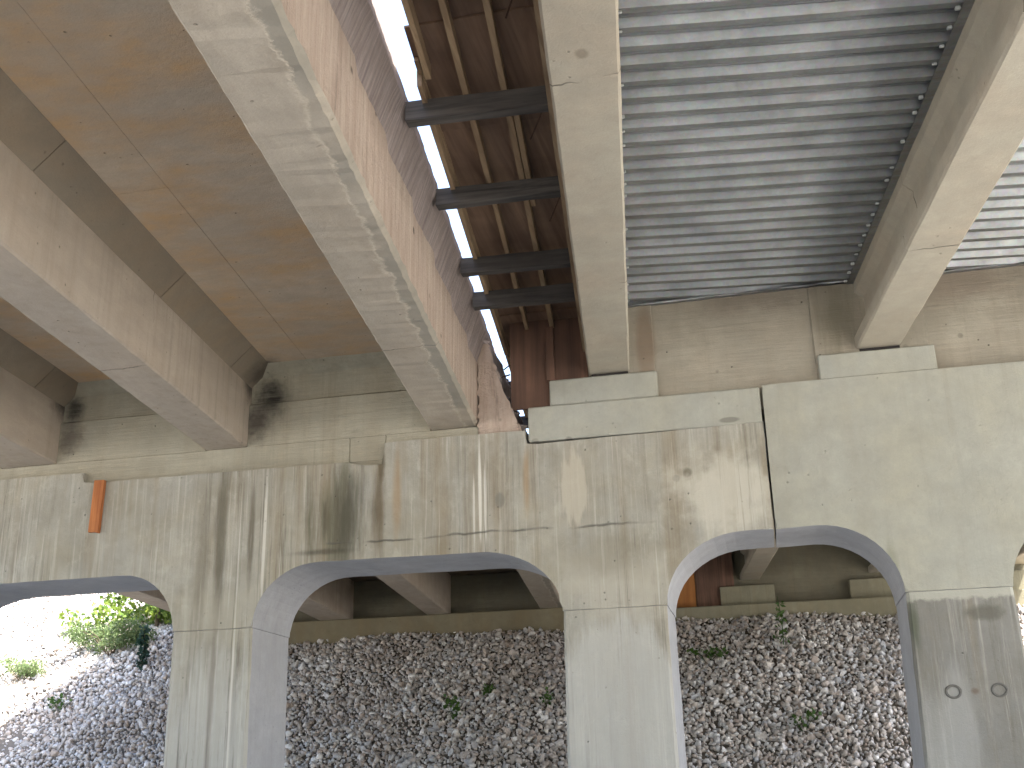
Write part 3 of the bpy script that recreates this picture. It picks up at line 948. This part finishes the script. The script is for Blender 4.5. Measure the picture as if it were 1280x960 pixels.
# ================================================================== CORRUGATED METAL DECKING
def decking(o0, o1, y0, y1, label, detail=True):
    t = thing("corrugated_decking", label, "metal decking", (X((o0 + o1) / 2, (y0 + y1) / 2), (y0 + y1) / 2, 4.66), "corrugated decks of the new bridge half")
    pitch, dep = 0.204, 0.052
    per = 4
    ca, sa = math.cos(math.radians(8.0)), math.tan(math.radians(8.0))
    zb = 4.655
    y = y0
    k = 0
    while y < y1 - 0.05:
        b = bmesh.new()
        prof = []
        for c in range(per):
            for (f, h) in ((0.0, 0), (0.27, 0), (0.43, dep), (0.56, dep), (0.61, dep - 0.018), (0.66, dep - 0.018), (0.71, dep), (0.80, dep)):
                prof.append((y + (c + f) * pitch, zb + h))
        prof += [(y + per * pitch, zb - 0.0015), (y + per * pitch + 0.015, zb - 0.0015)]
        sag = random.uniform(-0.003, 0.003)
        NX = 8
        rows = []
        for i in range(NX + 1):
            f = i / NX
            dx_ = (o1 - o0) * (f)
            row = []
            for (yy, zz) in prof:
                yv = yy + (dx_ - (o1 - o0) / 2) * sa * 0.9
                row.append(b.verts.new((X(o0 + dx_, yv), yv, zz + sag - 0.006 * math.sin(math.pi * f) + random.uniform(-.0012, .0012))))
            rows.append(row)
        for a_, b_ in zip(rows, rows[1:]):
            for j in range(len(prof) - 1):
                b.faces.new((a_[j], a_[j + 1], b_[j + 1], b_[j]))
        o = obj("deck_sheet", b, M_ZINC, t)
        if detail and y > 3:
            # crimped tabs at the sheet ends, screwed to the angles
            for c in range(per):
                for e, s in ((o0, 1), (o1, -1)):
                    yv = y + (c + 0.15) * pitch + (s * -1) * (o1 - o0) / 2 * sa * 0.9
                    tb = bmesh.new(); ts = random.uniform(0.007, 0.016)
                    if random.random() < 0.15: tb.free(); continue
                    box(tb, e + s * 0.067, e + s * 0.10, yv - ts, yv + ts * 0.8, zb - 0.012 - ts, zb - 0.004, bev=0.004, skew=True)
                    obj("end_tab", tb, M_TAB, o)
        y += per * pitch
        k += 1
    for e, s in ((o0, 1), (o1, -1)):
        # support angle lying on the girder flange
        pr = [(e - s * 0.02, zb - 0.03), (e + s * 0.065, zb - 0.03), (e + s * 0.065, zb - 0.024), (e - s * 0.012, zb - 0.024), (e - s * 0.012, zb + 0.07), (e - s * 0.02, zb + 0.07)]
        if s < 0: pr.reverse()
        obj("support_angle", sweep(pr, y0, y1, 0.6, 0.0015), M_ANGLE, t)
    obj("deck_topping", sweep([(o0 - 0.14, zb + 0.075), (o1 + 0.14, zb + 0.075), (o1 + 0.14, zb + 0.27), (o0 - (0.33 if o0 < 0 else 0.14), zb + 0.27)], y0, y1 + 0.45, 2, 0), M_DIANEW, t)
    return t


decking(-1.18, 1.18, -6.4, 11.3, "wide corrugated galvanized deck between the overhead girder and the pale sided girder")
decking(1.49, 3.85, -6.4, 11.3, "corrugated galvanized deck cut off at the edge of view by the pale sided girder")
decking(4.17, 6.52, -6.4, 11.3, "corrugated galvanized deck between the two outermost new girders", False)
decking(-1.18, 1.18, 11.9, 24.7, "corrugated deck beyond the pier, dark above the right-hand opening", False)
decking(1.49, 3.85, 11.9, 24.7, "corrugated deck beyond the pier over the second abutment pedestal", False)
decking(4.17, 6.52, 11.9, 24.7, "corrugated deck beyond the pier near the outer edge", False)


# ================================================================== TIMBER FORMWORK beside the gap
def formwork(y0, y1, joists, label, detail=True):
    t = thing("timber_formwork", label, "formwork", (X(-2, y0), y0, 4.35))
    for (y, h) in joists:
        # dark timber joist from the hacked slab edge to the new girder
        b = bmesh.new()
        NX = 8
        rows = []
        o0, o1 = -2.615, -1.43
        tilt = random.uniform(-0.012, 0.012)
        for i in range(NX + 1):
            f = i / NX
            xx = o0 + (o1 - o0) * f
            dy = (xx + 2.0) * 0.05
            sec = [(-0.045, 0), (0.045, 0), (0.045, h), (-0.045, h)]
            rows.append([b.verts.new((X(xx, y), y + dy + a + random.uniform(-.002, .002), 4.35 + z + tilt * f + random.uniform(-.003, .003))) for a, z in sec])
        for r0, r1 in zip(rows, rows[1:]):
            for k in range(4): b.faces.new((r0[k], r0[(k + 1) % 4], r1[(k + 1) % 4], r1[k]))
        b.faces.new(rows[0]); b.faces.new(list(reversed(rows[-1])))
        obj("joist", b, M_JOIST, t)
    zs = 4.35 + 0.155
    for (o, w, mat) in ((-2.21, 0.04, M_STR), (-1.935, 0.045, M_STR)):
        cuts = [y0] + [yy + 0.3 for yy, _ in joists[1::2]] + [y1]
        for p, q in zip(cuts, cuts[1:]):
            oo = o + random.uniform(-0.012, 0.012)
            obj("stringer", sweep([(oo, zs), (oo + w, zs), (oo + w, zs + 0.089), (oo, zs + 0.089)], p + 0.004, q + (0.25 if q < y1 else 0) - 0.004, 0.6, 0.002), mat, t)
    if detail:
        obj("stringer", sweep([(-1.885, zs), (-1.845, zs), (-1.845, zs + 0.089), (-1.885, zs + 0.089)], 6.9, 8.3, 0.6, 0.002), M_STR, t)
        obj("edge_board", sweep([(-2.50, zs - 0.03), (-2.462, zs - 0.03), (-2.462, zs + 0.088), (-2.50, zs + 0.088)], 6.35, y1, 0.5, 0.003), M_STR, t)
        obj("edge_board", sweep([(-2.425, zs - 0.03), (-2.387, zs - 0.03), (-2.387, zs + 0.088), (-2.425, zs + 0.088)], y0, 6.3, 0.5, 0.003), M_STR, t)
    else:
        obj("edge_board", sweep([(-2.50, zs - 0.03), (-2.462, zs - 0.03), (-2.462, zs + 0.088), (-2.50, zs + 0.088)], y0, y1, 0.8, 0.003), M_STR, t)
    for (eo, ea, eb) in ((-2.487, 6.2, y1), (-2.422, y0, 6.18)):  # upright boards added out of view to block sun coming through the gap
        ea = max(ea, y0)
        if eb > ea: obj("sun_block_board", sweep([(eo, zs + 0.062), (eo + 0.03, zs + 0.062), (eo + 0.03, zs + 0.45), (eo, zs + 0.45)], ea, eb, 0.8, 0.002), M_STR, t)
    obj("ledger", sweep([(-1.60, 4.20), (-1.556, 4.20), (-1.556, 4.345), (-1.60, 4.345)], y0, y1, 0.7, 0.002), M_STR, t)
    y = y0
    while y < y1 - 0.1:
        e = min(y + 1.22, y1)
        sg = 0.018 * (int(round((y - y0) / 1.22)) % 2)
        obj("plywood_sheet", bx(-2.494 if y > 5.5 else -2.43, -1.496, y - 0.02, e + 0.02, zs + 0.092 + sg, zs + 0.11 + sg, bev=0.002, skew=True), M_PLY, t)
        y += 1.22
    return t


fw = formwork(-6.3, 11.6, [(-4.9, .15), (-3.6, .15),  (-2.3, .15), (-1.0, .15), (0.3, .15), (1.6, .15), (2.8, .15), (4.0, .15), (5.15, .15),
                            (6.63, .155), (7.87, .145), (9.17, .15), (9.96, .16)],
              "timber formwork of dark joists and brown plywood beside the bright gap")
for (a, b) in (((640, 18), (655, 0)), ):
    pass
# loose tie wires hanging from the forms
def hang(p, q):
    obj("tie_wire", tube(bmesh.new(), [p, ((p[0] + q[0]) / 2, (p[1] + q[1]) / 2, (p[2] + q[2]) / 2), q], 0.006, 5), M_STEEL, fw)
hang((X(-1.66, 6.72), 6.72, 4.38), (X(-1.76, 6.95), 6.90, 4.28))
hang((X(-1.62, 7.95), 7.95, 4.38), (X(-1.72, 8.2), 8.15, 4.27))
hang((X(-1.72, 5.6), 5.6, 4.55), (X(-1.80, 5.75), 5.72, 4.42))
formwork(11.64, 24.6, [(12.6, .15), (14, .15), (15.5, .15), (17, .15), (18.5, .15), (20, .15), (21.5, .15), (23, .15), (24.3, .15)],
         "timber formwork beyond the pier, carrying on beside the open gap", False)

# plywood that closes the end of the formwork above the pier
pb = thing("plywood_bulkhead", "reddish brown plywood sheets standing on the pier beside the gap", "plywood", (-2.0, 11.0, 3.6))
obj("plywood_sheet", bx(-2.385, -1.955, 10.985, 11.005, 3.62, 4.60, bev=0.002), M_PLYV, pb)
obj("plywood_sheet", bx(-1.948, -1.565, 11.012, 11.032, 3.89, 4.60, bev=0.002), M_PLYV, pb, "darker plywood sheet beside the overhead girder")
obj("brace", bx(-2.0, -1.91, 10.955, 10.983, 3.9, 4.5, bev=0.002), M_PLYV, pb)

# bent reinforcing bars sticking out of the hacked slab end
for pts_, lab in (([(X(-2.62, 11.0), 11.0, 4.03), (-2.5, 11.05, 4.02), (-2.40, 11.02, 4.03)], "thin bent bar bridging the gap just above the pier top"),
                  ([(-2.66, 11.9, 4.42), (-2.58, 11.85, 4.45), (-2.50, 11.8, 4.40)], "short rusty bar sticking into the gap, higher up"),
                  ([(-2.72, 12.6, 4.45), (-2.62, 12.55, 4.43), (-2.55, 12.5, 4.48)], "short rusty bar poking out of the slab beyond the pier")):
    tag(obj("reinforcing_bar", tube(bmesh.new(), pts_, 0.009, 6), M_STEEL, at=pts_[0]), lab, "rebar", "bars sticking out into the gap")
# ragged stub of the cross wall left standing beside the edge girder
_pts = [(-2.735, 3.375), (-2.275, 3.375), (-2.30, 3.46), (-2.345, 3.50), (-2.37, 3.62), (-2.43, 3.70), (-2.455, 3.83), (-2.50, 3.90), (-2.52, 4.05), (-2.575, 4.16), (-2.59, 4.30), (-2.63, 4.40), (-2.735, 4.40)]
_b = prism_y([(x + random.uniform(-.012, .012), z) if 1 < i < 12 else (x, z) for i, (x, z) in enumerate(_pts)], 10.96, 11.6, bev=0.02, jit=0.012, step=0.05)
_st = obj("diaphragm_stub", _b, M_WEB, near_old, "broken off stub of the cross wall beside the gap")
_st.data.materials.append(M_HACK)
for p in _st.data.polygons:
    if p.normal.x > 0.3: p.material_index = 1
# the hacked slab end crumbles into lumps beside the gap
for k, (oo, yy, zz, s_) in enumerate(((-2.60, 10.7, 4.30, .045), (-2.60, 11.3, 4.35, .05), (-2.44, 11.2, 3.83, .05), (-2.35, 11.1, 3.62, .055), (-2.58, 12.4, 4.45, .05), (-2.55, 12.9, 4.46, .045), (-2.58, 13.6, 4.44, .05))):
    o = bpy.data.objects.new("slab_lump", lumps[k][0].copy()); C.objects.link(o)
    o.data.materials[0] = M_HACK
    par = near_old if yy < 11.6 else far_old
    o.parent = par
    o.location = Vector((X(oo, yy), yy, zz + EYE)) - par.location
    o.rotation_euler = (k, 2 * k, 3 * k); o.scale = (s_, s_ * 1.2, s_)
# rubble crumbs caught in the gap on top of the pier
for k, (p, s) in enumerate((((-2.33, 11.05, 3.45), 0.11), ((-2.42, 11.15, 3.50), 0.13), ((-2.52, 11.05, 3.44), 0.09))):
    o = bpy.data.objects.new("concrete_chunk", lumps[k][0].copy()); C.objects.link(o)
    o.data.materials[0] = M_RAW
    o.location = (p[0], p[1], p[2] + EYE); o.scale = (s,) * 3
    tag(o, ["small broken concrete chunk at the foot of the gap", "larger broken concrete chunk behind the foot of the gap", "broken concrete chunk under the edge girder end"][k], "rubble", "broken chunks in the gap")

# ================================================================== ABUTMENT at the top of the slope
ab = thing("abutment", "dim concrete abutment seat at the top of the rubble slope", "abutment", (-3, 25, 3.0))
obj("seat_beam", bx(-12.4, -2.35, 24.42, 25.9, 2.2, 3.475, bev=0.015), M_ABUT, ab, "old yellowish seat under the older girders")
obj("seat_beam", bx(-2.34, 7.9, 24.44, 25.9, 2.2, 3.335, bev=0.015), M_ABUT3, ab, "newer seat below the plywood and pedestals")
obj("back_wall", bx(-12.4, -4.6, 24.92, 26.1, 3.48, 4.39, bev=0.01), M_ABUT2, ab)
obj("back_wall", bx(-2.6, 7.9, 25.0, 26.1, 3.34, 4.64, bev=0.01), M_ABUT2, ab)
for (a, b) in ((-0.905, 0.235), (1.77, 2.9), (4.45, 5.6)):
    obj("bearing_pedestal", bx(a, b, 24.75, 25.4, 3.338, 3.77, bev=0.012), M_ABUT3, ab)
pb2 = thing("plywood_bulkhead", "orange plywood sheet standing on the far seat behind the right-hand opening", "plywood", (-2, 24.85, 3.34))
obj("plywood_sheet", bx(-2.35, -1.43, 24.82, 24.842, 3.345, 4.55, bev=0.002), M_PLYO, pb2)
obj("plywood_sheet", bx(-1.42, -0.6, 24.86, 24.882, 3.345, 4.55, bev=0.002), M_PLYV, pb2, "dark brown sheet beside the orange one")

# orange block of timber hanging on the stained cap
t = thing("timber_block", "short orange board fixed upright to the stained pier cap under a small step", "board", (-7.02, 10.87, 2.63))
b = bmesh.new()
box(b, -7.085, -6.99, 10.86, 10.896, 2.63, 3.21, bev=0.003)
bmesh.ops.rotate(b, cent=(-7.03, 10.88, 3.2), matrix=Matrix.Rotation(math.radians(1.5), 3, 'Y'), verts=b.verts)
obj("plank", b, M_ORANGE, t)
b = bmesh.new()
box(b, -6.986, -6.955, 10.845, 10.896, 2.62, 3.205, bev=0.003)
bmesh.ops.rotate(b, cent=(-7.03, 10.88, 3.2), matrix=Matrix.Rotation(math.radians(1.5), 3, 'Y'), verts=b.verts)
obj("batten", b, M_ORANGE, t)


# ================================================================== PLANTS
def leaves(name, centers, radii, count, size_, mat, parent, label=None, droop=0.0, aspect=0.45):
    """many small leaf faces spread through a few lobes"""
    P, T = [], []
    per = count // len(centers)
    for c, r in zip(centers, radii):
        d = rng.normal(size=(per, 3)); d /= np.linalg.norm(d, axis=1)[:, None]
        q = d * (rng.random(per) ** 0.45)[:, None] * np.array(r)
        P.append(q + np.array(c)); T.append(np.clip(rng.normal(0.45, 0.28, per), 0, 1))
    P = np.concatenate(P); T = np.concatenate(T)
    n_ = len(P)
    R_ = rand_rot(n_)
    s = size_ * rng.uniform(0.6, 1.3, n_)
    quad = np.array([(0, 0, 0), (aspect, 0.45, 0.08), (0, 1, -droop), (-aspect, 0.45, 0.08)])
    W = np.einsum('nij,vj->nvi', R_, quad) * s[:, None, None] + P[:, None, :]
    base = np.array(origin(parent))
    W = (W + np.array([0, 0, EYE]) - base).reshape(-1, 3)
    me = bpy.data.meshes.new(name)
    me.from_pydata(W.tolist(), [], (np.arange(n_ * 4).reshape(-1, 4)).tolist())
    a = me.attributes.new("tint", 'FLOAT', 'POINT'); a.data.foreach_set("value", np.repeat(T, 4).astype(np.float32))
    me.materials.append(mat)
    o = bpy.data.objects.new(name, me); C.objects.link(o); o.parent = parent
    if label: o["label"] = label
    return o


def ground_at(x, y): return height(x, y)


# leafy young tree by the end of the abutment
x, y = -14.6, 25.6
t = thing("young_tree", "leafy bright green young tree behind the first column, above the rubble", "tree", (x, y, ground_at(x, y)))
zb = ground_at(x, y)
b = bmesh.new()
tube(b, [(x, y, zb - 0.1), (x + 0.05, y, zb + 0.7), (x - 0.05, y + 0.1, zb + 1.5), (x, y, zb + 2.4)], 0.06, 7, 0.02)
for k in range(9):
    a = k * 2.4; zz = zb + 0.6 + 0.18 * k
    tube(b, [(x, y, zz), (x + math.cos(a) * 0.5, y + math.sin(a) * 0.4, zz + 0.25), (x + math.cos(a) * 0.95, y + math.sin(a) * 0.7, zz + 0.4)], 0.022, 5, 0.006)
obj("trunk", b, M_BARK, t)
cs = [(x + rng.normal(0, 0.75), y + rng.normal(0, 0.6), zb + 0.25 + abs(rng.normal(0.4, 0.5))) for _ in range(30)]
leaves("crown", cs, [(0.40, 0.4, 0.26)] * 30, 2400, 0.12, M_LEAF, t)
# feathery bush
x, y = -14.95, 24.2
zb = ground_at(x, y)
t = thing("bush", "pale feathery bush growing on the sunlit rubble left of the first column", "bush", (x, y, zb))
b = bmesh.new()
for k in range(14):
    a = k * 2.399
    tube(b, [(x, y, zb - 0.05), (x + math.cos(a) * 0.35, y + math.sin(a) * 0.3, zb + 0.4), (x + math.cos(a) * 0.75, y + math.sin(a) * 0.5, zb + 0.6)], 0.014, 4, 0.004)
obj("stem", b, M_BARK, t)
cs = [(x + rng.uniform(-0.95, 0.8), y + rng.uniform(-0.4, 0.4), zb + 0.2 + rng.uniform(0, 0.55)) for _ in range(24)]
leaves("foliage", cs, [(0.3, 0.3, 0.17)] * 24, 3800, 0.085, M_BUSH, t, aspect=0.22)
# grass tuft further left
x, y = -16.6, 23.4
zb = ground_at(x, y)
t = thing("bush", "low grassy bush at the edge of view on the glaring rubble", "bush", (x, y, zb))
leaves("foliage", [(x + rng.uniform(-0.7, 0.6), y + rng.uniform(-.3, .3), zb + 0.15 + rng.uniform(0, 0.3)) for _ in range(12)], [(0.28, 0.25, 0.16)] * 12, 1600, 0.09, M_BUSH, t, aspect=0.15)
b = bmesh.new()
for k in range(8):
    a = k * 2.399
    tube(b, [(x, y, zb - 0.05), (x + math.cos(a) * 0.4, y + math.sin(a) * 0.3, zb + 0.35)], 0.01, 4, 0.004)
obj("stem", b, M_BARK, t)
# dark slim sapling
x, y = -13.68, 23.5
zb = ground_at(x, y)
t = thing("sapling", "slim dark green sapling standing on the rubble beside the first column", "sapling", (x, y, zb))
obj("stem", tube(bmesh.new(), [(x, y, zb - 0.05), (x + 0.02, y, zb + 0.45), (x, y, zb + 0.9)], 0.02, 6, 0.008), M_BARK, t)
leaves("foliage", [(x, y, zb + 0.12), (x + 0.02, y, zb + 0.35), (x - 0.02, y, zb + 0.58), (x, y, zb + 0.8)], [(0.11, 0.12, 0.15)] * 4, 260, 0.09, M_DARKLEAF, t)


def pix_to_slope(uu, vv):
    d = right * (uu - 640) + down * (vv - 480) + fwd * F
    s_ = (Z_TOP - SLOPE * Y_TOP) / (d.z - SLOPE * d.y)
    return d.x * s_, d.y * s_


# weeds rooted between the stones: (x, y, height, half width, leaves, leaf size, label)
WEEDS = [(-5.79, 21.0, 0.28, 0.17, 70, 0.085, "small green weed low in the middle opening", 0),
         (-5.3, 21.75, 0.2, 0.12, 45, 0.07, "tiny green weed above another, right of the middle opening's centre", 0),
         (-4.05, 21.2, 0.25, 0.16, 40, 0.07, "sparse weed on the rubble close against the pale middle column", 0),
         (-1.17, 22.8, 0.22, 0.38, 90, 0.08, "flat spreading green weed in the right-hand opening", 0),
         (0.28, 23.0, 0.95, 0.10, 60, 0.12, "tall thin weed stalk in the right-hand opening", 1),
         (0.44, 20.3, 0.25, 0.25, 60, 0.07, "dull green weed low in the right-hand opening", 0),
         (-14.6, 21.9, 0.25, 0.45, 80, 0.07, "patch of small weeds in the shaded rubble left of the first column", 0)]
for (x, y, h, w, cnt, ls, lab, tall) in WEEDS:
    zb = ground_at(x, y) + 0.05
    t = thing("weed", lab, "weed", (x, y, zb), "weeds growing between the stones")
    b = bmesh.new()
    if tall:
        tube(b, [(x, y, zb - 0.1), (x + 0.02, y - 0.05, zb + 0.5), (x - 0.03, y - 0.1, zb + h)], 0.012, 5, 0.004)
    else:
        for k in range(5):
            a = k * 2.399
            tube(b, [(x, y, zb - 0.08), (x + math.cos(a) * w * 0.7, y + math.sin(a) * 0.08, zb + h * 0.7)], 0.007, 4, 0.003)
    obj("stem", b, M_WEED, t)
    if tall:
        leaves("foliage", [(x, y - 0.08, zb + 0.15 + 0.16 * k) for k in range(5)], [(0.16 - 0.025 * k, 0.1, 0.09) for k in range(5)], cnt, ls, M_WEED, t, aspect=0.25)
    else:
        leaves("foliage", [(x + rng.uniform(-w, w) * 0.7, y, zb + rng.uniform(0.05, h)) for k in range(4)], [(w * 0.55, 0.15, h * 0.4)] * 4, cnt, ls, M_WEED, t)
